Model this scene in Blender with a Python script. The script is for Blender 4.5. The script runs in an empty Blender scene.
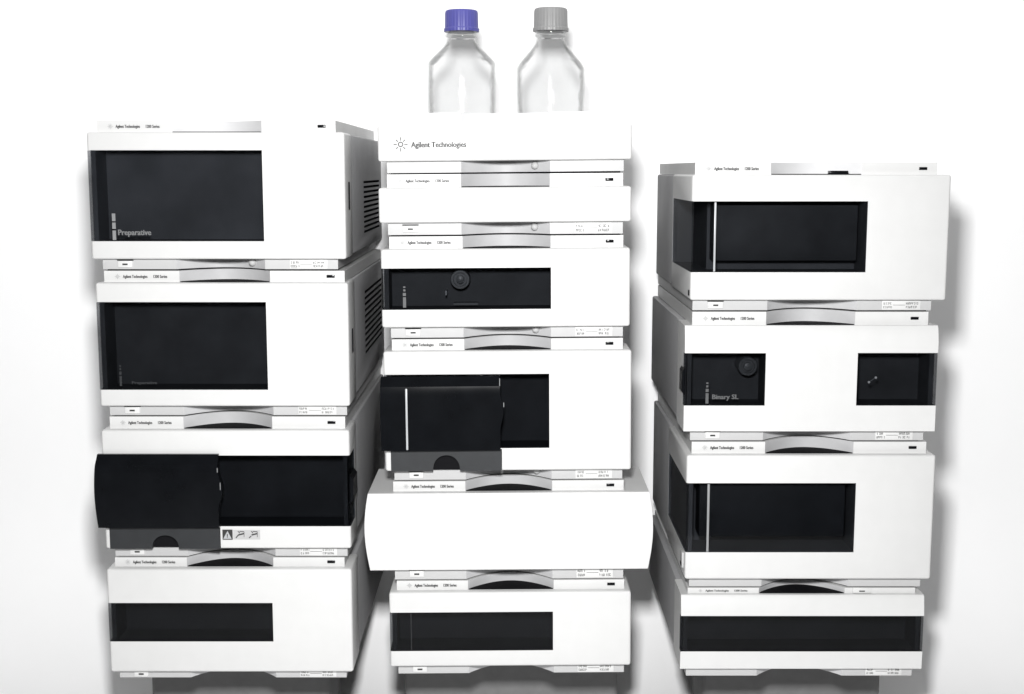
import bpy, bmesh, math, random
from mathutils import Vector, Matrix
random.seed(7)
S = bpy.context.scene
C = S.collection
R = math.radians

# ------------------------------------------------------------------ camera
F_PX, PITCH = 1286.0, R(7.84)
Y0 = 1.74                      # distance from the lens to the plane of the front covers
YS = Y0 + 0.012                # plane of the set-back strips between the covers
PLINTH_H = 0.15                   # height of the added, shade-making feet under the lowest units
cp, sp = math.cos(PITCH), math.sin(PITCH)
def ray(px, py):
    u, v = (px - 512.0) / F_PX, (347.0 - py) / F_PX
    return Vector((u, v * sp + cp, v * cp - sp))
_r = ray(512, 677)
HC = PLINTH_H - _r.z * YS / _r.y
def at(px, py, Y=Y0):
    """point of the plane at depth Y seen at a place of the photo: (x, z)"""
    d = ray(px, py); t = Y / d.y
    return d.x * t, HC + d.z * t
cam = bpy.data.objects.new('camera', bpy.data.cameras.new('camera'))
C.objects.link(cam)
cam.location = (0, 0, HC)
cam.rotation_euler = (math.pi / 2 - PITCH, 0, 0)
cam.data.sensor_width = 36.0
cam.data.lens = 36.0 * F_PX / 1024.0
cam.data.clip_start, cam.data.clip_end = 0.05, 50
S.camera = cam

# ------------------------------------------------------------------ world, lamps, exposure
W = bpy.data.worlds.new('World'); S.world = W; W.use_nodes = True
bg = W.node_tree.nodes['Background']
bg.inputs[0].default_value = (0.97, 0.98, 1, 1); bg.inputs[1].default_value = 0.02
def area(name, loc, target, sx, sy, power, col=(1, 1, 1), spread=180):
    l = bpy.data.lights.new(name, 'AREA'); l.shape = 'RECTANGLE'; l.size, l.size_y = sx, sy
    l.energy = power; l.color = col; l.spread = R(spread)
    o = bpy.data.objects.new(name, l); C.objects.link(o); o.location = loc
    o.rotation_euler = (Vector(target) - Vector(loc)).to_track_quat('-Z', 'Y').to_euler()
    return o
area('key_softbox', (-0.03, 0.20, HC + 0.19), (0, Y0, HC - 0.25), 0.10, 0.12, 43)
area('overhead_softbox', (0, 1.75, 1.55), (0, 1.751, 0), 2.8, 0.42, 8)
S.view_settings.view_transform = 'Standard'
S.view_settings.look = 'None'
S.view_settings.exposure = 0.05
S.view_settings.gamma = 1.0

# ------------------------------------------------------------------ materials
def principled(name, col, rough=0.45, spec=0.4, var=0.06, scale=60, bump=0.0, rvar=0.12):
    m = bpy.data.materials.new(name); m.use_nodes = True
    nt = m.node_tree; b = nt.nodes['Principled BSDF']
    b.inputs['Specular IOR Level'].default_value = spec
    tc = nt.nodes.new('ShaderNodeTexCoord')
    n = nt.nodes.new('ShaderNodeTexNoise'); n.inputs['Scale'].default_value = scale
    n.inputs['Detail'].default_value = 5
    nt.links.new(tc.outputs['Object'], n.inputs['Vector'])
    mp = nt.nodes.new('ShaderNodeMapRange')
    mp.inputs['From Min'].default_value = 0.3; mp.inputs['From Max'].default_value = 0.7
    mp.inputs['To Min'].default_value = 1 - var; mp.inputs['To Max'].default_value = 1 + var
    nt.links.new(n.outputs['Fac'], mp.inputs['Value'])
    mx = nt.nodes.new('ShaderNodeVectorMath'); mx.operation = 'SCALE'
    mx.inputs[0].default_value = col
    nt.links.new(mp.outputs['Result'], mx.inputs['Scale'])
    nt.links.new(mx.outputs['Vector'], b.inputs['Base Color'])
    mr = nt.nodes.new('ShaderNodeMapRange')
    mr.inputs['To Min'].default_value = max(0.02, rough - rvar); mr.inputs['To Max'].default_value = min(1, rough + rvar)
    n2 = nt.nodes.new('ShaderNodeTexNoise'); n2.inputs['Scale'].default_value = 9; n2.inputs['Detail'].default_value = 6
    nt.links.new(tc.outputs['Object'], n2.inputs['Vector'])
    nt.links.new(n2.outputs['Fac'], mr.inputs['Value'])
    nt.links.new(mr.outputs['Result'], b.inputs['Roughness'])
    if bump:
        n3 = nt.nodes.new('ShaderNodeTexNoise'); n3.inputs['Scale'].default_value = 900
        nt.links.new(tc.outputs['Object'], n3.inputs['Vector'])
        bp = nt.nodes.new('ShaderNodeBump'); bp.inputs['Strength'].default_value = bump
        bp.inputs['Distance'].default_value = 0.0004
        nt.links.new(n3.outputs['Fac'], bp.inputs['Height'])
        nt.links.new(bp.outputs['Normal'], b.inputs['Normal'])
    return m

def thin_glass(name, tint, refl_rough=0.03, ior=1.47, k=1.0, wavy=0.0):
    """a sheet that lets light through (tinted) and reflects at its skin"""
    m = bpy.data.materials.new(name); m.use_nodes = True
    nt = m.node_tree
    for n in list(nt.nodes): nt.nodes.remove(n)
    out = nt.nodes.new('ShaderNodeOutputMaterial')
    tr = nt.nodes.new('ShaderNodeBsdfTransparent')
    tc = nt.nodes.new('ShaderNodeTexCoord')
    n = nt.nodes.new('ShaderNodeTexNoise'); n.inputs['Scale'].default_value = 12; n.inputs['Detail'].default_value = 4
    nt.links.new(tc.outputs['Object'], n.inputs['Vector'])
    mp = nt.nodes.new('ShaderNodeMapRange')
    mp.inputs['To Min'].default_value = 0.93; mp.inputs['To Max'].default_value = 1.03
    nt.links.new(n.outputs['Fac'], mp.inputs['Value'])
    sc = nt.nodes.new('ShaderNodeVectorMath'); sc.operation = 'SCALE'; sc.inputs[0].default_value = tint
    nt.links.new(mp.outputs['Result'], sc.inputs['Scale'])
    nt.links.new(sc.outputs['Vector'], tr.inputs['Color'])
    gl = nt.nodes.new('ShaderNodeBsdfGlossy'); gl.inputs['Roughness'].default_value = refl_rough
    fr = nt.nodes.new('ShaderNodeFresnel'); fr.inputs['IOR'].default_value = ior
    mix = nt.nodes.new('ShaderNodeMixShader')
    km = nt.nodes.new('ShaderNodeMath'); km.operation = 'MULTIPLY'; km.inputs[1].default_value = k
    nt.links.new(fr.outputs[0], km.inputs[0]); nt.links.new(km.outputs[0], mix.inputs[0]); nt.links.new(tr.outputs[0], mix.inputs[1]); nt.links.new(gl.outputs[0], mix.inputs[2])
    if wavy:
        n2 = nt.nodes.new('ShaderNodeTexNoise'); n2.inputs['Scale'].default_value = 70; n2.inputs['Detail'].default_value = 3
        nt.links.new(tc.outputs['Object'], n2.inputs['Vector'])
        bp = nt.nodes.new('ShaderNodeBump'); bp.inputs['Strength'].default_value = wavy; bp.inputs['Distance'].default_value = .004
        nt.links.new(n2.outputs['Fac'], bp.inputs['Height'])
        nt.links.new(bp.outputs['Normal'], gl.inputs['Normal']); nt.links.new(bp.outputs['Normal'], fr.inputs['Normal'])
    nt.links.new(mix.outputs[0], out.inputs[0])
    return m

WHITE = principled('white_moulded_plastic', (0.555, 0.555, 0.55), 0.42, 0.35, 0.015, 40, 0.12)
STRIP = principled('pale_grey_strip_plastic', (0.40, 0.40, 0.40), 0.45, 0.4, 0.02, 50, 0.1)
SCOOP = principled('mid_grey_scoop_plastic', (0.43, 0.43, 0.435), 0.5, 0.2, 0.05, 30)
SCOOP_LIT = principled('lit_scoop_plastic', (0.60, 0.60, 0.605), 0.65, 0.1, 0.04, 30)  # lit copy of the scoop plastic: brightness painted into the topmost strips
CASE = principled('grey_painted_metal', (0.27, 0.27, 0.275), 0.5, 0.4, 0.03, 25, 0.2)
DARK = principled('charcoal_plastic', (0.016, 0.0175, 0.0195), 0.5, 0.4, 0.1, 60, 0.2)
BLACK = principled('black_plastic', (0.004, 0.0045, 0.0055), 0.2, 0.15, 0.15, 40)
CAV_D = principled('dark_inner_chassis', (0.065, 0.068, 0.073), 0.6, 0.3, 0.25, 20)
CAV_B = principled('black_inner_chassis', (0.03, 0.033, 0.038), 0.6, 0.3, 0.25, 20)
CAV_M = principled('grey_inner_chassis', (0.13, 0.135, 0.145), 0.6, 0.3, 0.2, 14)
SLOT = principled('black_slot', (0.005, 0.005, 0.006), 0.8, 0.08)
INK = principled('dark_grey_print', (0.03, 0.03, 0.03), 0.5, 0.3)
PALEINK = principled('light_grey_print', (0.19, 0.193, 0.197), 0.5, 0.3)
MIDINK = principled('mid_grey_print', (0.13, 0.132, 0.135), 0.5, 0.3)
FAINT = principled('faded_grey_print', (0.078, 0.08, 0.082), 0.5, 0.3)
PALEMARK = principled('pale_grey_label', (0.40, 0.40, 0.40), 0.6, 0.3)
METAL = principled('pump_steel', (0.12, 0.125, 0.13), 0.4, 0.5)
GLINT = principled('grey_edge_glint', (0.22, 0.225, 0.23), 0.35, 0.5)  # painted glints and highlights on door and pane edges
EDGE = principled('pale_glint_and_marks', (0.36, 0.37, 0.38), 0.35, 0.5)  # painted highlights on panes; also plain marks and fittings
PLINTH_SHADE = principled('plinth_shade_grey', (0.17, 0.17, 0.17), 0.85, 0.1)  # dark tone that gives the added plinth its shaded look
BLOCKER = principled('bounce_blocker_black', (0.02, 0.02, 0.02), 0.7, 0.3)  # only for the added underside plate that soaks up bounce light
SMOKE = thin_glass('smoked_acrylic', (0.61, 0.617, 0.63), k=0.2)
GLASS = thin_glass('clear_bottle_glass', (0.978, 0.979, 0.979), 0.03, 1.15, 0.45, 0.4)
BLUE = principled('blue_screw_cap', (0.066, 0.066, 0.26), 0.45, 0.4, 0.04, 60)
GREYCAP = principled('grey_screw_cap', (0.22, 0.22, 0.22), 0.45, 0.4, 0.04, 60)
PAPER = principled('white_backdrop_paper', (0.92, 0.92, 0.92), 0.9, 0.1, 0.01, 6)

# ------------------------------------------------------------------ mesh helpers
def mesh_from(bm, name, mats, smooth=True):
    bmesh.ops.recalc_face_normals(bm, faces=bm.faces)
    me = bpy.data.meshes.new(name); bm.to_mesh(me); bm.free()
    for m in (mats if isinstance(mats, (list, tuple)) else [mats]): me.materials.append(m)
    if smooth:
        me.shade_smooth(); me.set_sharp_from_angle(angle=R(32))
    return me
def obj(name, me, parent=None, loc=None):
    o = bpy.data.objects.new(name, me); C.objects.link(o)
    if parent: o.parent = parent
    if loc: o.location = loc
    return o
def add_box(bm, x0, x1, y0, y1, z0, z1, bev=0.0, seg=2, mi=0):
    r = bmesh.ops.create_cube(bm, size=1.0)
    vs = r['verts']
    for v in vs:
        v.co = Vector((x0 + (v.co.x + .5) * (x1 - x0), y0 + (v.co.y + .5) * (y1 - y0), z0 + (v.co.z + .5) * (z1 - z0)))
    fs = list({f for v in vs for f in v.link_faces})
    for f in fs: f.material_index = mi
    if bev:
        es = list({e for v in vs for e in v.link_edges})
        bmesh.ops.bevel(bm, geom=es, offset=bev, segments=seg, affect='EDGES', profile=0.5, clamp_overlap=True)
def box(*a, **k):
    bm = bmesh.new(); add_box(bm, *a, **k); return bm
def add_prism(bm, pts, axis, a, b, side_mi=None, mi=0):
    """closed outline pts (2-D) pushed along an axis: 'z' (x,y), 'y' (x,z), 'x' (y,z)"""
    def P(p, t):
        return {'z': (p[0], p[1], t), 'y': (p[0], t, p[1]), 'x': (t, p[0], p[1])}[axis]
    lo = [bm.verts.new(P(p, a)) for p in pts]; hi = [bm.verts.new(P(p, b)) for p in pts]
    n = len(pts)
    f1 = bm.faces.new(lo); f2 = bm.faces.new(hi[::-1]); f1.material_index = f2.material_index = mi
    fs = [f1, f2]
    for i in range(n):
        f = bm.faces.new((lo[i], hi[i], hi[(i + 1) % n], lo[(i + 1) % n]))
        f.material_index = side_mi(i) if side_mi else mi
        fs.append(f)
    return fs
def bevel_all(bm, off, seg=2, ang=25):
    es = [e for e in bm.edges if len(e.link_faces) == 2 and e.calc_face_angle(0) > R(ang)]
    bmesh.ops.bevel(bm, geom=es, offset=off, segments=seg, affect='EDGES', profile=0.5, clamp_overlap=True)
def add_lathe(bm, prof, cx=0, cy=0, n=64, cap=False, rad=None):
    rings = []
    for r, z in prof:
        rings.append([bm.verts.new((cx + (rad(r, z, k) if rad else r) * math.cos(2 * math.pi * k / n),
                                    cy + (rad(r, z, k) if rad else r) * math.sin(2 * math.pi * k / n), z)) for k in range(n)])
    for a, b in zip(rings, rings[1:]):
        for k in range(n):
            bm.faces.new((a[k], a[(k + 1) % n], b[(k + 1) % n], b[k]))
    if cap:
        bm.faces.new(rings[0][::-1]); bm.faces.new(rings[-1])
def add_disc_y(bm, x, z, prof, n=40):
    """turned shape whose axis runs along Y: prof = (radius, y)"""
    rings = [[bm.verts.new((x + r * math.cos(2 * math.pi * k / n), y, z + r * math.sin(2 * math.pi * k / n))) for k in range(n)] for r, y in prof]
    for a, b in zip(rings, rings[1:]):
        for k in range(n):
            bm.faces.new((a[k], a[(k + 1) % n], b[(k + 1) % n], b[k]))
    bm.faces.new(rings[0]); bm.faces.new(rings[-1][::-1])
def carve(me, cutters):
    """subtract cutter meshes (each keeps its own material on the cut faces)"""
    o = bpy.data.objects.new('t', me); C.objects.link(o); tmp = [o]
    for cm in cutters:
        c = bpy.data.objects.new('c', cm); C.objects.link(c); tmp.append(c)
        md = o.modifiers.new('b', 'BOOLEAN'); md.operation = 'DIFFERENCE'; md.object = c; md.solver = 'EXACT'
        md.material_mode = 'TRANSFER'
    dg = bpy.context.evaluated_depsgraph_get(); dg.update()
    new = bpy.data.meshes.new_from_object(o.evaluated_get(dg), depsgraph=dg)
    for t in tmp: bpy.data.objects.remove(t)
    new.shade_smooth(); new.set_sharp_from_angle(angle=R(32))
    return new
def text_mesh(items, mat, name):
    """items: (string, x, y, z, height, width) -> ONE mesh of raised letters facing -Y"""
    bm = bmesh.new()
    for s, x, y, z, h, w in items:
        cu = bpy.data.curves.new('t', 'FONT'); cu.body = s; cu.size = 1.0; cu.resolution_u = 2
        cu.offset = 0.012; cu.extrude = 0.0
        o = bpy.data.objects.new('t', cu); C.objects.link(o)
        dg = bpy.context.evaluated_depsgraph_get(); dg.update()
        me = bpy.data.meshes.new_from_object(o.evaluated_get(dg), depsgraph=dg)
        bpy.data.objects.remove(o)
        xs = [v.co.x for v in me.vertices]
        k = h / 0.70
        kx = w / (max(xs) - min(xs)); x0 = min(xs)
        for v in me.vertices: v.co = Vector((x + (v.co.x - x0) * kx, y, z + v.co.y * k))
        bm.from_mesh(me)
        for v in me.vertices: v.co += Vector((k * .06, -.00008, 0))
        bm.from_mesh(me); bpy.data.meshes.remove(me)
    me = bpy.data.meshes.new(name); bm.to_mesh(me); bm.free(); me.materials.append(mat)
    return me
def add_ray_mark(bm, x, y, z, r):
    """small printed sunburst: a ring and eight rays"""
    n = 20
    for k in range(n):
        a, b = 2 * math.pi * k / n, 2 * math.pi * (k + 1) / n
        bm.faces.new([bm.verts.new((x + q * math.cos(t), y, z + q * math.sin(t))) for q, t in ((r * .24, a), (r * .38, a), (r * .38, b), (r * .24, b))])
    for k in range(8):
        t = math.pi * k / 4 + 0.0; w = r * .075
        d = Vector((math.cos(t), 0, math.sin(t))); p = Vector((-d.z, 0, d.x)) * w
        o = Vector((x, y, z)); L = 1.0 if k % 2 == 0 else .9
        bm.faces.new([bm.verts.new(o + d * r * .5 + p * .6), bm.verts.new(o + d * r * L + p), bm.verts.new(o + d * r * L - p), bm.verts.new(o + d * r * .5 - p * .6)])
def add_greek(bm, x, y, z, w, h):
    """a line of tiny print too small to read"""
    q = x
    while q < x + w - h * .3:
        cw = h * random.uniform(.35, .65)
        for (a, b, c, d) in random.sample([(0, .3, 0, 1), (.3, 1, .8, 1), (.3, 1, 0, .2), (.7, 1, 0, 1), (.3, 1, .42, .6)], 3):
            bm.faces.new([bm.verts.new((q + cw * s, y, z + h * t)) for s, t in ((a, c), (b, c), (b, d), (a, d))])
        q += cw * 1.35
        if random.random() < .15: q += h * .5

# ------------------------------------------------------------------ the setting: a white sheet, floor running up into wall
def backdrop():
    bm = bmesh.new(); YB, r = 2.265, 0.30
    prof = [(0.5, 0.0), (1.0, 0.0), (1.5, 0.0)]
    for k in range(25):
        a = math.pi / 2 * k / 24
        prof.append((YB - r + r * math.sin(a), r - r * math.cos(a)))
    prof += [(YB, 0.6), (YB, 1.2), (YB, 2.4)]
    xs = [-3 + 0.5 * i for i in range(13)]
    g = [[bm.verts.new((x, y, z)) for y, z in prof] for x in xs]
    for i in range(len(xs) - 1):
        for j in range(len(prof) - 1):
            bm.faces.new((g[i][j], g[i + 1][j], g[i + 1][j + 1], g[i][j + 1]))
    me = bpy.data.meshes.new('backdrop'); bm.to_mesh(me); bm.free(); me.materials.append(PAPER); me.shade_smooth()
    o = obj('floor_and_backdrop', me); o['kind'] = 'structure'
backdrop()

# ------------------------------------------------------------------ one instrument module
CASE_BACK = 0.435
SC0, SC1, SAG = 0.313, 0.690, 0.037
def strip_outline(xl, xr, y0, y1, sag=SAG):
    """plan of a strip: straight front with a hollow scooped into its middle"""
    w = xr - xl; a, b = xl + SC0 * w, xl + SC1 * w
    pts = [(xl, y0)]; n = 24
    for k in range(n + 1):
        s = k / n
        pts.append((a + (b - a) * s, y0 + sag * math.sin(math.pi * s) ** 0.9))
    pts += [(xr, y0), (xr, y1), (xl, y1)]
    return pts, (lambda i: 1 if 1 <= i <= n else 0), (a, b)

class Mod:
    def __init__(s, name, label, cat, group, cover, top, bot, strip, roll=0.0, tip=0.0):
        """cover = (left, right, top, bottom) in the photo; top/bot = seams above and below; strip = its (left, right)"""
        xl, xr, yt, yb = cover
        ym = (yt + yb) / 2
        a, b = at(xl, ym)[0], at(xr, ym)[0]
        s.cx, s.w = (a + b) / 2, b - a
        xm = (xl + xr) / 2
        s.base = at(xm, bot, YS)[1]
        s.H = at(xm, top, YS)[1] - s.base
        s.roll = roll
        s.e = bpy.data.objects.new(name, None); C.objects.link(s.e)
        s.e.empty_display_size = 0.05
        s.e.location = (s.cx, Y0, s.base); s.e.rotation_euler = (0, roll, 0)
        s.e['label'] = label; s.e['category'] = cat; s.e['group'] = group
        s.z0, s.z1 = s.L(xm, yb)[1], s.L(xm, yt)[1]
        s.x0, s.x1 = -s.w / 2, s.w / 2
        s.sl, s.sr = s.L(strip[0], (bot + yb) / 2, YS)[0], s.L(strip[1], (bot + yb) / 2, YS)[0]
        s.cut = []; s.casecut = []
        s.D = 0.075
        s.back = 0.50 if group == GL else CASE_BACK
    def L(s, px, py, Y=Y0):
        X, Z = at(px, py, Y); X -= s.cx; Z -= s.base
        c, q = math.cos(s.roll), math.sin(s.roll)
        return X * c - Z * q, X * q + Z * c
    def part(s, name, bm, mat, parent=None, smooth=True):
        return obj(name, mesh_from(bm, name, mat, smooth), parent or s.e)
    # -- body
    def body(s, cover_bm=None, cap=True, foot=True, tray_cut=None, case_w=None, base_strip=True, top_strip=True, bevel=0.0035, top_unit=False):
        bm = cover_bm or box(s.x0, s.x1, 0, s.D, s.z0, s.z1, bev=bevel, seg=3)
        me = mesh_from(bm, 'front_cover', [WHITE])
        if s.cut: me = carve(me, s.cut)
        s.cover = obj('front_cover', me, s.e)
        # the case behind the cover
        cw = (case_w or (s.w - 0.004)) / 2
        me = mesh_from(box(-cw, cw, s.D, s.back, s.z0 + 0.001, s.z1 - 0.001, bev=0.003), 'case', [CASE])
        cuts = list(s.casecut)
        if tray_cut: cuts.append(tray_cut())
        if cuts: me = carve(me, cuts)
        s.case = obj('case', me, s.e)
        # strip below the cover and strip above it, full depth, with the scooped hollow
        pts, mi, s.sc = strip_outline(s.sl, s.sr, 0.012, s.back - 0.004)
        if base_strip:
            bm = bmesh.new(); add_prism(bm, pts, 'z', 0.0022, s.z0, mi)
            ins = [(p[0] * 0.975 if i in (0, len(pts) - 1) else p[0] * 0.975, p[1] + 0.007) for i, p in enumerate(pts)]
            add_prism(bm, ins, 'z', 0.0, 0.0022, lambda i: 2, 2)
            s.bstrip = s.part('base_strip', bm, [STRIP, SCOOP, SLOT])
        if top_strip:
            bm = bmesh.new(); add_prism(bm, pts, 'z', s.z1, s.H, mi)
            me = mesh_from(bm, 'top_strip', [WHITE, SCOOP_LIT if top_unit else SCOOP])
            if tray_cut: me = carve(me, [tray_cut()])
            s.tstrip = obj('top_strip', me, s.e)
            # flat black plate standing in for the shade in the open finger recess
            a, b = s.sc; n = 24
            pl = [(a + (b - a) * k / n, 0.012 + SAG * math.sin(math.pi * k / n) ** 0.9 - 0.0006) for k in range(n + 1)]
            pl = [(a + 0.001, 0.0118)] + pl[1:-1] + [(b - 0.001, 0.0118)]
            bm = bmesh.new(); add_prism(bm, pl, 'z', s.z1 - 0.0004, s.z1 + 0.0012)
            if not tray_cut: s.part('finger_recess_shade', bm, SLOT)
            else: bm.free()
    def sx(s, f): return s.sl + f * (s.sr - s.sl)
    # -- print and small fittings on the strips
    def top_print(s, number=True, logo=True, led=True):
        zt = (s.z1 + s.H) / 2; y = 0.0114; h = min(0.0042, (s.H - s.z1) * .36)
        if logo:
            bm = bmesh.new(); add_ray_mark(bm, s.sx(.056), y, zt, h * .85)
            s.part('logo', bm, PALEINK, s.tstrip, False)
            it = [('Agilent Technologies', s.sx(.078), y, zt - h * .45, h * .95, s.sx(.180) - s.sx(.078))]
            if number: it.append(('1200 Series', s.sx(.205), y, zt - h * .45, h * .95, s.sx(.262) - s.sx(.205)))
            obj('lettering', text_mesh(it, INK, 'lettering'), s.tstrip)
        if led:
            s.part('status_lamp', box(s.sx(.925), s.sx(.959), 0.0108, 0.014, zt - .0018, zt + .0022, bev=.0006), BLACK, s.tstrip)
    def base_print(s, button=True, marks=True, nub=False, plate=True, bf=.065):
        zm = (0.0016 + s.z0) / 2; hh = (s.z0 - .0016) * .36
        y = 0.012
        if button:
            a, b = s.sx(bf), s.sx(bf + .062)
            bz = min(hh, .0045)
            bt = s.part('power_button', box(a, b, y - .0022, y + .004, zm - bz, zm + bz, bev=.0008), WHITE, s.bstrip)
            s.part('button_mark', box((a + b) / 2 - .0035, (a + b) / 2 + .0035, y - .0027, y, zm - .0012, zm + .001), INK, bt)
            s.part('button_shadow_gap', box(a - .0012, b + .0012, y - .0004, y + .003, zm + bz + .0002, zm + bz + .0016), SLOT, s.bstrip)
        if plate:
            a, b = s.sx(.795), s.sx(.955)
            pl = s.part('marking_plate', box(a, b, y - .0006, y + .003, zm - hh * 1.15, zm + hh * 1.15, bev=.0003), WHITE, s.bstrip)
            if marks:
                bm = bmesh.new()
                for q, wd in ((.03, .22), (.62, .30)):
                    for r_ in (0.14, -.78): add_greek(bm, a + (b - a) * q, y - .0009, zm + hh * r_, (b - a) * wd, hh * .55)
                add_box(bm, a + (b - a) * .28, a + (b - a) * .6, y - .0010, y - .0006, zm - .0002, zm + .0002)
                s.part('small_print', bm, INK, pl, False)
        if nub:
            a, b = s.sc; sfr = .83; x = a + (b - a) * sfr
            yy = .012 + SAG * math.sin(math.pi * sfr) ** .9
            bm = bmesh.new(); bmesh.ops.create_uvsphere(bm, u_segments=20, v_segments=12, radius=.0052, matrix=Matrix.Translation((x, yy - .003, zm + .001)))
            s.part('drain_nub', bm, PALEMARK, s.bstrip)
    # -- a smoked window: opening cut in the cover, pane, things seen dimly behind it
    def window(s, px0, px1, py0, py1, inner=CAV_D, left=None, right=None, depth=0.05, pane=SMOKE, open_side=False):
        ym = (py0 + py1) / 2; xm = (px0 + px1) / 2
        x0, x1 = s.L(px0, ym)[0], s.L(px1, ym)[0]
        z1, z0 = s.L(xm, py0)[1], s.L(xm, py1)[1]
        if left is not None: x0 = s.x0
        if right is not None: x1 = s.x1
        dl = left or 0; dr = right or 0
        dp = max(depth, 0)
        lo = x0 - (.01 if left is not None else 0); hi = x1 + (.01 if right is not None else 0)
        B = lambda *a: s.cut.append(mesh_from(box(*a), 'c', [inner], False))
        if open_side:
            B(lo, hi, -.01, dp, z0, z1); B(x0 - .01, x0 + .03, dp - .002, dl, z0, z1)
        else:
            B(lo, hi, -.01, .0042, z0, z1)
            B(x0 + (.010 if dl else 0), x1 - (.010 if dr else 0), .003, dp, z0 + .0002, z1 - .0002)
            if dl: B(lo, x0 + .0042, .002, dl, z0 + .0001, z1 - .0001)
            if dr: B(x1 - .0042, hi, .002, dr, z0 + .0001, z1 - .0001)
        g = .0005; t = .003
        s.pending = getattr(s, 'pending', [])
        def make():
            if dl or dr:
                bm = bmesh.new()
                xo0, xo1 = x0 + g, x1 - g
                pts = [(xo0, .0006), (xo1, .0006)]
                if dr: pts += [(xo1, dr - g), (xo1 - t, dr - g), (xo1 - t, .0006 + t)]
                else: pts += [(xo1, .0006 + t)]
                if dl: pts += [(xo0 + t, .0006 + t), (xo0 + t, dl - g), (xo0, dl - g)]
                else: pts += [(xo0, .0006 + t)]
                add_prism(bm, pts, 'z', z0 + g, z1 - g)
            else:
                bm = box(x0 + g, x1 - g, .0006, .0006 + t, z0 + g, z1 - g)
            w = s.part('window', bm, pane, None, False)
            return w, (x0, x1, z0, z1)
        return make
    def px(s, x, y, Y=Y0): return s.L(x, y, Y)
    def feet(s):  # adds the shade plinth and the unseen bounce blocker
        # added plinth, grey and set back to make the shade band under the stack
        s.part('shadow_plinth', box(s.x0 + (.06 if s.cx > .1 else .003), s.x1 - (.06 if s.cx < -.1 else .003), .178, .30, -s.base + .0015, .0, bev=.012, seg=4), PLINTH_SHADE)
        s.part('bounce_blocker', box(s.sl + .006, s.sr - .006, .06, s.back - .01, -.0022, .0, bev=.0004), BLOCKER)  # added dark plate, unseen, cuts bounce light under the stack
    def vents(s, y0, y1, zs0, zs1, n=11):
        bm = bmesh.new()
        for k in range(n):
            z = zs0 + (zs1 - zs0) * (k + .5) / n; h = (zs1 - zs0) / n * .24
            add_box(bm, s.x1 - .012, s.x1 + .01, y0, y1, z - h, z + h)
        s.casecut.append(mesh_from(bm, 'c', [SLOT], False))
    def bar_mark(s, w, x, ya, yb, wd=.0045, mat=FAINT, dots=True):
        """printed ruler-like mark near the lower left of a window"""
        xx, za = s.px(x, ya); _, zb = s.px(x, yb)
        bm = bmesh.new(); H = za - zb
        segs = ((0, .42), (.47, .60), (.66, .74), (.80, .86)) if dots else ((0, .36), (.42, .66), (.71, 1))
        for a, b in segs:
            k = 1 if a < .5 or not dots else .7
            add_box(bm, xx - wd / 2 * k, xx + wd / 2 * k, -.0004, .0004, zb + H * a, zb + H * b)
        s.part('printed_mark', bm, mat, w, False)

GL, GM, GR = 'instrument modules of the left stack', 'instrument modules of the middle stack', 'instrument modules of the right stack'
def pane_joint_glint(m, w, x, wd, z0, z1, mat=EDGE):  # bar painting the highlight along a pane joint
    X = m.px(x, (z0 + z1) / 2)[0]
    m.part('pane_joint_glint', box(X - wd / 2, X + wd / 2, -.0012, .0006, m.px(x, z1)[1], m.px(x, z0)[1], bev=.0004), mat, w)
def pump_head(m, w, x, z, r, y=.022, back=.05):
    X, Z = m.px(x, z)
    bm = bmesh.new(); add_disc_y(bm, X, Z, [(r, back + .004), (r, y + .004), (r * .93, y), (r * .72, y), (r * .68, y + .005), (r * .42, y + .005), (r * .40, y - .002), (r * .12, y - .003)])
    m.part('pump_head', bm, METAL)

# =================================================================== LEFT STACK
m = Mod('instrument_module', 'top module of the left stack, its big dark window printed Preparative', 'instrument module', GL,
        (88.8, 345.2, 132.2, 259.2), 120.4, 270.8, (103, 338))
win = m.window(88, 263, 150.2, 241.3, CAV_M, left=.05)
m.vents(.235, .465, m.L(345, 243)[1], m.L(345, 181)[1])
m.cut.append(mesh_from(box(m.x1 - .004, m.x1 + .01, .034, .052, m.px(345, 211)[1], m.px(345, 182)[1], bev=.003), 'c', [SLOT], False))
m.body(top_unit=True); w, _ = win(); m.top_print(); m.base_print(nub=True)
m.bar_mark(w, 113.5, 213.5, 240, .0046, PALEINK, False)
a, b = m.px(118.2, 235), m.px(151, 235)
obj('lettering', text_mesh([('Preparative', a[0], -.0002, a[1], .0074, b[0] - a[0])], MIDINK, 'lettering'), w)

m = Mod('instrument_module', 'second module down the left stack, tall with large plain dark window and vented side', 'instrument module', GL,
        (97.6, 348.9, 282.9, 406.4), 270.8, 416.6, (110, 347))
win = m.window(97, 267, 302.1, 389.8, CAV_D, left=.05)
m.vents(.215, .465, m.L(348, 378)[1], m.L(348, 304)[1])
m.cut.append(mesh_from(box(m.x1 - .004, m.x1 + .01, .034, .052, m.px(348, 357)[1], m.px(348, 332)[1], bev=.003), 'c', [SLOT], False))
m.body(); w, _ = win(); m.top_print(); m.base_print(nub=False)
m.bar_mark(w, 120, 362, 386, .003, DARK)
a, b = m.px(132, 384), m.px(157, 384)
obj('lettering', text_mesh([('Preparative', a[0], -.0002, a[1], .004, b[0] - a[0])], DARK, 'lettering'), w)

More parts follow.
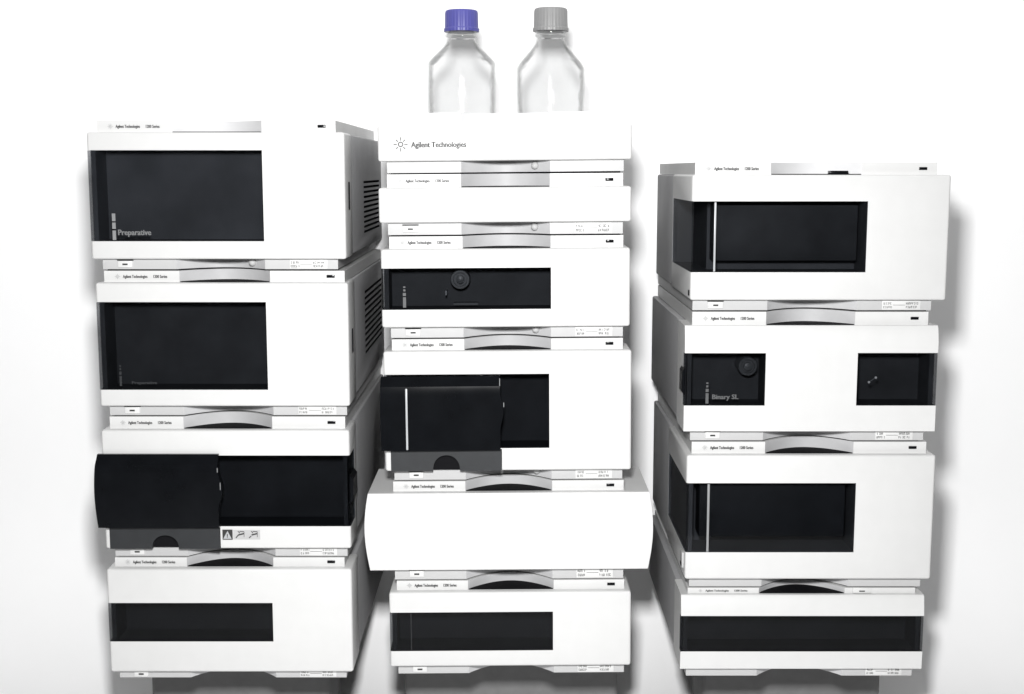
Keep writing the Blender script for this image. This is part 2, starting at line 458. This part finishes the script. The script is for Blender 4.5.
def sampler(m, door, band, drawer, notch, band_right=None):
    """cover with a dark band, a proud door on its left and a charcoal drawer front below"""
    x0, x1, y0, y1 = band
    win = m.window(x0, x1, y0, y1, CAV_B, left=.05, right=band_right)
    dx0, dx1, dy0, dy1 = drawer
    A = m.px(dx0, (dy0 + dy1) / 2)[0]; B = m.px(dx1, (dy0 + dy1) / 2)[0]
    zt, zb = m.px(dx0, dy0)[1], m.z0
    m.cut.append(mesh_from(box(A, B, -.01, .03, zb - .01, zt), 'c', [SLOT], False))
    m.body(); w, _ = win()
    # drawer front with its half-round finger notch
    nx = m.px((notch[0] + notch[1]) / 2, dy1)[0]; r = (m.px(notch[1], dy1)[0] - m.px(notch[0], dy1)[0]) / 2
    nh = m.px(0, notch[2])[1] - zb
    pts = [(A + .0006, zb + .0006), (nx - r, zb + .0006)]
    for k in range(1, 20):
        t = math.pi * (1 - k / 20); pts.append((nx + r * math.cos(t), zb + nh * math.sin(t) ** .8))
    pts += [(nx + r, zb + .0006), (B - .0006, zb + .0006), (B - .0006, zt - .0008), (A + .0006, zt - .0008)]
    bm = bmesh.new(); add_prism(bm, pts, 'y', -.003, .006); bevel_all(bm, .0008, 2, 40)
    df = m.part('drawer_front', bm, DARK)
    m.part('notch_recess', box(nx - r - .003, nx + r + .003, .0066, .009, zb + .0004, zb + nh + .003), SLOT, df)
    return w

m = Mod('instrument_module', 'module with full-width black band, proud black door and warning symbols, third in left stack', 'instrument module', GL,
        (103.2, 350.2, 430.3, 548.7), 416.6, 557.4, (115.5, 347.5))
w = sampler(m, None, (103, 351, 455.5, 526.3), (110, 220.6, 527, 548.5), (152.8, 179.6, 534.8), .05)
m.top_print(); m.base_print(nub=False)
def sampler_door(m, x0, x1, y0, y1, bow, bump):
    """door that stands proud of the cover: bowed left edge, gentle bulge on its right edge, leaning top facet"""
    n = 16; left, right = [], []
    zt, zb = m.px(x0, y0)[1], m.px(x0, y1)[1]
    for k in range(n + 1):
        f = k / n; z = zb + (zt - zb) * f
        left.append((m.px(x0, y0)[0] - bow * math.sin(math.pi * min(1, f * 1.02)) , z))
        g = max(0, 1 - abs((f - .52) / .26))
        right.append((m.px(x1, y0)[0] + bump * (g * g * (3 - 2 * g)), z))
    bm = bmesh.new()
    yf = lambda f: -.0135 if f < .86 else -.0135 + .0085 * (f - .86) / .14
    F = [[bm.verts.new((p[0], yf(k / n), p[1])) for k, p in enumerate(e)] for e in (left, right)]
    B = [[bm.verts.new((p[0], .0, p[1])) for p in e] for e in (left, right)]
    mid = [[bm.verts.new((l[0] + .02, yf(k / n) - .0015 * (1 if k / n < .86 else (1 - k / n) / .14), l[1])) for k, l in enumerate(left)]]
    for k in range(n):
        bm.faces.new((F[0][k], mid[0][k], mid[0][k + 1], F[0][k + 1]))
        bm.faces.new((mid[0][k], F[1][k], F[1][k + 1], mid[0][k + 1]))
        bm.faces.new((B[0][k], F[0][k], F[0][k + 1], B[0][k + 1]))
        bm.faces.new((F[1][k], B[1][k], B[1][k + 1], F[1][k + 1]))
        bm.faces.new((B[1][k], B[0][k], B[0][k + 1], B[1][k + 1]))
    for k in (0, n):
        bm.faces.new((F[0][k], mid[0][k], F[1][k], B[1][k], B[0][k]))
    me = mesh_from(bm, 'door', BLACK, True); me.set_sharp_from_angle(angle=R(14))
    return obj('door', me, m.e)
d = sampler_door(m, 98.2, 219, 453.6, 525.2, .0035, .006)
for (px_, py_, l_) in ((219.2, 468, .006), (222.2, 484, .010)):
    X, Z = m.px(px_, py_); m.part('edge_glint', box(X, X + .0008, -.0143, -.0125, Z - l_ / 2, Z + l_ / 2), GLINT, d, False)  # pale slivers painting glints on the door edge
# bulge of the dark band on the right side of the cover
zm = m.px(351, 490)[1]
bm = bmesh.new(); add_prism(bm, [(zm and m.x1 - .002, zm - .022), (m.x1 + .004, zm - .014), (m.x1 + .004, zm + .014), (m.x1 - .002, zm + .022)], 'y', .004, .05)
bevel_all(bm, .001)
m.part('band_grip', bm, BLACK)
# warning symbols printed under the band
def plate(px0, px1, py0, py1, y, mat, parent, name):
    A, T = m.px(px0, py0); B, Z = m.px(px1, py1)
    return m.part(name, box(A, B, y, .001, Z, T), mat, parent, False)
lab = plate(233.2, 260.3, 530, 539.4, -.0006, PALEMARK, m.cover, 'symbol_label')
wl = plate(222.4, 232.8, 529.6, 539.6, -.0007, INK, m.cover, 'warning_label')
bm = bmesh.new()
(x1_, z1_), (x2_, z2_), (x3_, z3_) = m.px(223.4, 538.6), m.px(231.8, 538.6), m.px(227.6, 530.8)
add_prism(bm, [(x1_, z1_), (x2_, z2_), (x3_, z3_)], 'y', -.0011, -.0006)
m.part('warning_triangle', bm, EDGE, wl, False)
bm = bmesh.new(); xq, zq = m.px(227.6, 538)
add_box(bm, xq - .0006, xq + .0006, -.0014, -.001, zq + .0022, zq + .006); add_box(bm, xq - .0006, xq + .0006, -.0014, -.001, zq + .0006, zq + .0014)
m.part('exclamation_mark', bm, INK, wl, False)
bm = bmesh.new()
for ox in (0, 13.2):
    for (ax, ay, bx, by, tk) in ((236, 537.8, 238.5, 534.8, 1.0), (238.5, 534.8, 244.2, 533.4, 1.5), (239.6, 531.2, 244, 531.6, .8), (244.2, 531.4, 244.2, 537, .5), (238, 531, 240, 533, .8)):
        if ox and ax == 236: bx, by = 238.2, 535.8
        A, B = Vector((*m.px(ax + ox, ay), 0)), Vector((*m.px(bx + ox, by), 0))
        dd = (B - A).normalized(); pp = Vector((-dd.y, dd.x, 0)) * tk * .00068
        bm.faces.new([bm.verts.new((q.x, -.0009, q.y)) for q in (A - pp, B - pp, B + pp, A + pp)])
m.part('hand_symbols', bm, INK, lab, False)

m = Mod('instrument_module', 'bottom module of the left stack, white front with one low dark window', 'instrument module', GL,
        (108.4, 352.4, 569, 672.2), 557.4, 678.8, (120, 346.6))
win = m.window(108, 273, 603, 641.5, CAV_B, left=.05)
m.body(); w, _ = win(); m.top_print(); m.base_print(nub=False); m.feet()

# =================================================================== MIDDLE STACK
RO = -R(0.40)
m = Mod('solvent_tray', 'white open-topped solvent tray with sunburst logo on top of the middle stack, holding two bottles', 'solvent tray', GM,
        (377.8, 632.3, 124.2, 160.4), 112.2, 173.7, (387, 623.7), -R(.55))
tray = m
TRAY_FLOOR = m.z0 + .004
def tcut(): return mesh_from(box(m.sl + .012, m.sr - .012, .060, CASE_BACK - .016, TRAY_FLOOR, m.H + .05), 'c', [STRIP], False)
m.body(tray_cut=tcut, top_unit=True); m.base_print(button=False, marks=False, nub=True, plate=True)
bm = bmesh.new(); x, z = m.px(400.6, 144.4); add_ray_mark(bm, x, -.0005, z, .0094)
m.part('logo', bm, INK, m.cover, False)
a, b = m.px(411, 147.4), m.px(466, 147.4)
obj('lettering', text_mesh([('Agilent Technologies', a[0], -.0005, a[1], .0072, b[0] - a[0])], INK, 'lettering'), m.cover)

m = Mod('instrument_module', 'slim blank white module without window, just under the solvent tray', 'instrument module', GM,
        (378.8, 631.6, 187, 222.3), 173.7, 235.9, (388, 622.8), RO)
m.body(); m.top_print(); m.base_print(nub=True)

m = Mod('instrument_module', 'third unit of the middle stack, low dark window showing a round pump head', 'instrument module', GM,
        (381.6, 630.6, 248.6, 327.1), 235.9, 338.7, (391, 622.8), RO)
win = m.window(382, 551, 268, 309.4, CAV_D, left=.05)
m.body(); w, _ = win(); m.top_print(); m.base_print(nub=True)
m.bar_mark(w, 404.2, 283, 307.6, .0042)
pump_head(m, w, 459.5, 281, .0135)
X, Z = m.px(465, 306.4)
m.part('inner_label', box(X - .017, X + .017, .030, .051, Z - .0016, Z + .0016), METAL, w)
X, Z = m.px(445.3, 294.5)
m.part('inner_fitting', box(X - .001, X + .001, .020, .051, Z - .003, Z + .003), EDGE, w)

m = Mod('instrument_module', 'tall middle-stack module with proud black door crossed by pale upright line, charcoal drawer below', 'instrument module', GM,
        (384.8, 632, 350.8, 470.6), 338.7, 480.8, (394.5, 622.2), RO)
w = sampler(m, None, (385, 549.3, 374.3, 448.4), (390.9, 502, 449.8, 470.5), (433.2, 460.2, 457.8))
m.top_print(); m.base_print(nub=True)
d = sampler_door(m, 381, 500, 376.4, 448.9, .0012, .0045)
X = m.px(407.5, 410)[0]
z0_, z1_ = m.px(407, 447.6)[1], m.px(407, 387)[1]
m.part('pane_joint_glint', box(X - .0014, X + .0014, -.0162, -.012, z0_, z1_, bev=.0006), EDGE, d)  # painted reflection running up the door
for (px_, py_, l_, dx) in ((499.4, 380.5, .010, 0), (503.5, 403, .006, .0)):
    X, Z = m.px(px_, py_); m.part('edge_glint', box(X, X + .0009, -.0143, -.0125, Z - l_ / 2, Z + l_ / 2), GLINT, d, False)  # glints put in as thin grey bars

m = Mod('instrument_module', 'wide windowless white module with bulging curved sides, low in the middle stack', 'instrument module', GM,
        (370.3, 648, 492.8, 569.4), 480.8, 580.2, (395, 623.2), RO)
m.D = 0.15
n = 14; H = m.z1 - m.z0
prof = [(m.w / 2 * 0 + (m.w / 2) + .0075 * math.sin(math.pi * (.08 + .92 * (1 - k / n)) * .97), m.z0 + H * k / n) for k in range(n + 1)]
bm = bmesh.new(); add_prism(bm, prof + [(-x, z) for x, z in prof[::-1]], 'y', 0, m.D); bevel_all(bm, .0035, 3, 40)
m.body(cover_bm=bm, case_w=.345); m.top_print(); m.base_print(nub=False)

m = Mod('instrument_module', 'bottom module of the middle stack, white front with low dark window', 'instrument module', GM,
        (390, 631.3, 592, 666.2), 580.2, 674.2, (398.5, 623.8), RO)
win = m.window(390, 553, 612.2, 650.7, CAV_B, left=.05)
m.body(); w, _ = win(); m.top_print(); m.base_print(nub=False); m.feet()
pane_joint_glint(m, w, 411.3, .0012, 613.2, 650, DARK)

# =================================================================== RIGHT STACK
m = Mod('instrument_module', 'top module of the right stack, white with smoked window wrapping round its left corner', 'instrument module', GR,
        (691.2, 948.9, 174.8, 300.3), 162.6, 311.8, (692.5, 931))
m.D = .21
win = m.window(691, 866.8, 201.3, 272.3, CAV_M, left=.20, depth=.06, open_side=True)
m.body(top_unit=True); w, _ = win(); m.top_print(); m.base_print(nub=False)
pane_joint_glint(m, w, 714.8, .0026, 202.3, 271.6)
X0, T = m.px(717, 205.5); X1, B = m.px(862.5, 262.5)
m.part('inner_panel', box(X0, X1, .030, .0598, B, T, bev=.002), CAV_D)
X, Z = m.px(840.5, 171)
m.part('latch_tab', box(X - .0125, X + .0125, .006, .02, m.z1 + .0003, m.z1 + .0055, bev=.001), BLACK)
X, Z = m.px(691, 295)
m.part('side_latch', box(m.x0 - .0012, m.x0 + .004, .006, .014, m.z0 + .006, m.z0 + .013), SLOT, m.cover)

m = Mod('instrument_module', 'right-stack module with two separate dark windows, the left one printed Binary SL', 'instrument module', GR,
        (684.4, 937, 326, 431.3), 311.8, 441.8, (690, 923))
m.D = .075
w1 = m.window(684, 765.3, 353.2, 405.6, CAV_D, left=.014)
w2 = m.window(857, 936.5, 353, 405.6, CAV_D, right=.05)
prof = [(0, m.z0), (0, m.px(800, 342)[1]), (.003, m.z1 - .006), (.006, m.z1), (m.D, m.z1), (m.D, m.z0)]
bm = bmesh.new(); add_prism(bm, prof, 'x', m.x0, m.x1); bevel_all(bm, .003, 3, 40)
m.body(cover_bm=bm); w, _ = w1(); wr, _ = w2(); m.top_print(); m.base_print(nub=False)
m.bar_mark(w, 707.4, 379, 403.5, .0040)
a, b = m.px(712, 399), m.px(738, 399)
obj('lettering', text_mesh([('Binary SL', a[0], -.0002, a[1], .0064, b[0] - a[0])], FAINT, 'lettering'), w)
pump_head(m, w, 750.8, 369, .0135)
zm = m.px(684, 382)[1]
bm = bmesh.new(); add_prism(bm, [(m.x0 + .001, zm - .02), (m.x0 - .003, zm - .014), (m.x0 - .003, zm + .014), (m.x0 + .001, zm + .02)], 'y', .003, .03); bevel_all(bm, .001)
m.part('window_grip', bm, BLACK, w)
bm = bmesh.new()
A, B = m.px(869.7, 382.6), m.px(876.6, 378)
for q in (A, B): add_disc_y(bm, q[0], q[1], [(.0016, .006), (.0016, .0035)], 14)
dd = Vector((B[0] - A[0], 0, B[1] - A[1])); pp = Vector((-dd.z, 0, dd.x)).normalized() * .0004
vs = [Vector((A[0], .004, A[1])), Vector((B[0], .004, B[1]))]
bm.faces.new([bm.verts.new(v) for v in (vs[0] - pp, vs[1] - pp, vs[1] + pp, vs[0] + pp)])
m.part('inner_fitting', bm, EDGE, wr, False)

m = Mod('instrument_module', 'tall third module down the right stack, near-black window wrapping its left corner', 'instrument module', GR,
        (685.8, 933.4, 455.3, 579.4), 441.8, 587.8, (689, 920))
m.D = .21
win = m.window(686, 854.8, 483.2, 552.3, CAV_M, left=.20, depth=.06)
m.body(); w, _ = win(); m.top_print(); m.base_print(button=False, marks=False, plate=False)
pane_joint_glint(m, w, 708, .0032, 484.2, 551.6, GLINT)
X0, T = m.px(702, 485); X1, B = m.px(848, 541)
m.part('inner_panel', box(X0, X1, .022, .0598, B, T, bev=.002), CAV_B)
m.part('side_latch', box(m.x0 - .0025, m.x0 + .004, .015, .032, m.z0 + .012, m.z0 + .034, bev=.001), STRIP, m.cover)
m.part('side_latch', box(m.x0 - .0032, m.x0 + .004, .018, .027, m.z0 + .014, m.z0 + .019), SLOT, m.cover)

m = Mod('instrument_module', 'bottom module of the right stack, low with full-width black band', 'instrument module', GR,
        (680.8, 923.4, 596, 669.2), 587.8, 677, (688, 916))
win = m.window(681, 923, 616, 651.7, CAV_B, left=.012, right=.012)
prof = [(0.002, m.z0), (0, m.px(800, 640)[1]), (0, m.px(800, 615)[1]), (.0035, m.z1 - .003), (.006, m.z1), (m.D, m.z1), (m.D, m.z0)]
bm = bmesh.new(); add_prism(bm, prof, 'x', m.x0, m.x1); bevel_all(bm, .002, 3, 40)
m.sl, m.sr = m.L(686, 673, YS)[0], m.L(911.5, 673, YS)[0]
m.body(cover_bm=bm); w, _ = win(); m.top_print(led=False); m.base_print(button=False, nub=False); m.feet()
zt = (m.z1 + m.H) / 2
X = m.sx(.765)
bt = m.part('power_button', box(X - .013, X + .013, .0098, .016, zt - .0035, zt + .0045, bev=.0008), WHITE, m.tstrip)
m.part('button_mark', box(X - .004, X + .004, .0094, .012, zt - .001, zt + .0006), INK, bt)

# =================================================================== the two bottles in the solvent tray
def bottle(label, px, py_top, capmat, px_w, sh_y, neck_w, cap_w, cap_h, taper, Y=1.93):
    zf = tray.base + TRAY_FLOOR + (at(px, 140)[0] - tray.cx) * math.sin(-tray.roll) + .0006
    X, top = at(px, py_top, Y)
    k = (at(px + 10, py_top, Y)[0] - X) / 10
    zk = lambda y: at(px, y, Y)[1] - zf
    e = bpy.data.objects.new('glass_bottle', None); C.objects.link(e); e.location = (X, Y, zf)
    e.empty_display_size = .05
    e['label'] = label; e['category'] = 'bottle'; e['group'] = 'glass solvent bottles in the tray'
    r, rn, rc = px_w / 2 * k, neck_w / 2 * k, cap_w / 2 * k
    ztop = top - zf; zcap = ztop - cap_h * k; zs = zk(sh_y)
    zn = zcap - .007
    prof = [(0.001, .006), (r * .8, .004), (r * (1 - taper) - .006, .0), (r * (1 - taper), .006), (r * (1 - taper * .6), zs * .4), (r, zs * .8), (r, zs)]
    ra, za, rb, zb2 = r, zs, rn, zn - .006
    for q in range(1, 25):
        t = q / 24
        lin = ra + (rb - ra) * t
        ease = ra + (rb - ra) * (t * t * (3 - 2 * t))
        prof.append((lin * .55 + ease * .45, za + (zb2 - za) * t))
    prof += [(rn * .97, zn - .002), (rn * 1.12, zn), (rn * 1.12, zn + .003), (rn * .95, zn + .004), (rn * .95, ztop - .004)]
    bm = bmesh.new(); add_lathe(bm, prof, n=72)
    inner = [(max(.001, q - .0022), z + (.003 if i < 3 else 0)) for i, (q, z) in enumerate(prof)]
    add_lathe(bm, inner, n=72)
    g = obj('glass_body', mesh_from(bm, 'glass_body', GLASS), e)
    # screw cap, knurled
    nn = 120
    def rad(q, z, i): return q - (.0005 if i % 4 < 2 else 0) if q > rc * .9 else q
    bm = bmesh.new()
    add_lathe(bm, [(rn * .98, zcap + .001), (rc * 1.05, zcap), (rc * 1.06, zcap + .004), (rc * 1.0, zcap + .006), (rc * .985, ztop - .004), (rc * .95, ztop - .001), (rc * .88, ztop)], n=nn, rad=rad, cap=True)
    cap = obj('screw_cap', mesh_from(bm, 'screw_cap', capmat), e)
    bm = bmesh.new(); add_lathe(bm, [(rn * .97, zn + .0045), (rn * 1.08, zn + .0048), (rn * 1.08, zcap - .0004), (rn * .97, zcap - .0002)], n=48, cap=True)
    obj('pouring_ring', mesh_from(bm, 'pouring_ring', GLASS), e)
bottle('clear glass bottle with blue screw cap', 461.5, 10.5, BLUE, 69, 64, 29, 33.5, 21, .0)
bottle('clear glass bottle with grey screw cap', 550.8, 8.5, GREYCAP, 69.5, 69, 29, 34, 22.5, .07)
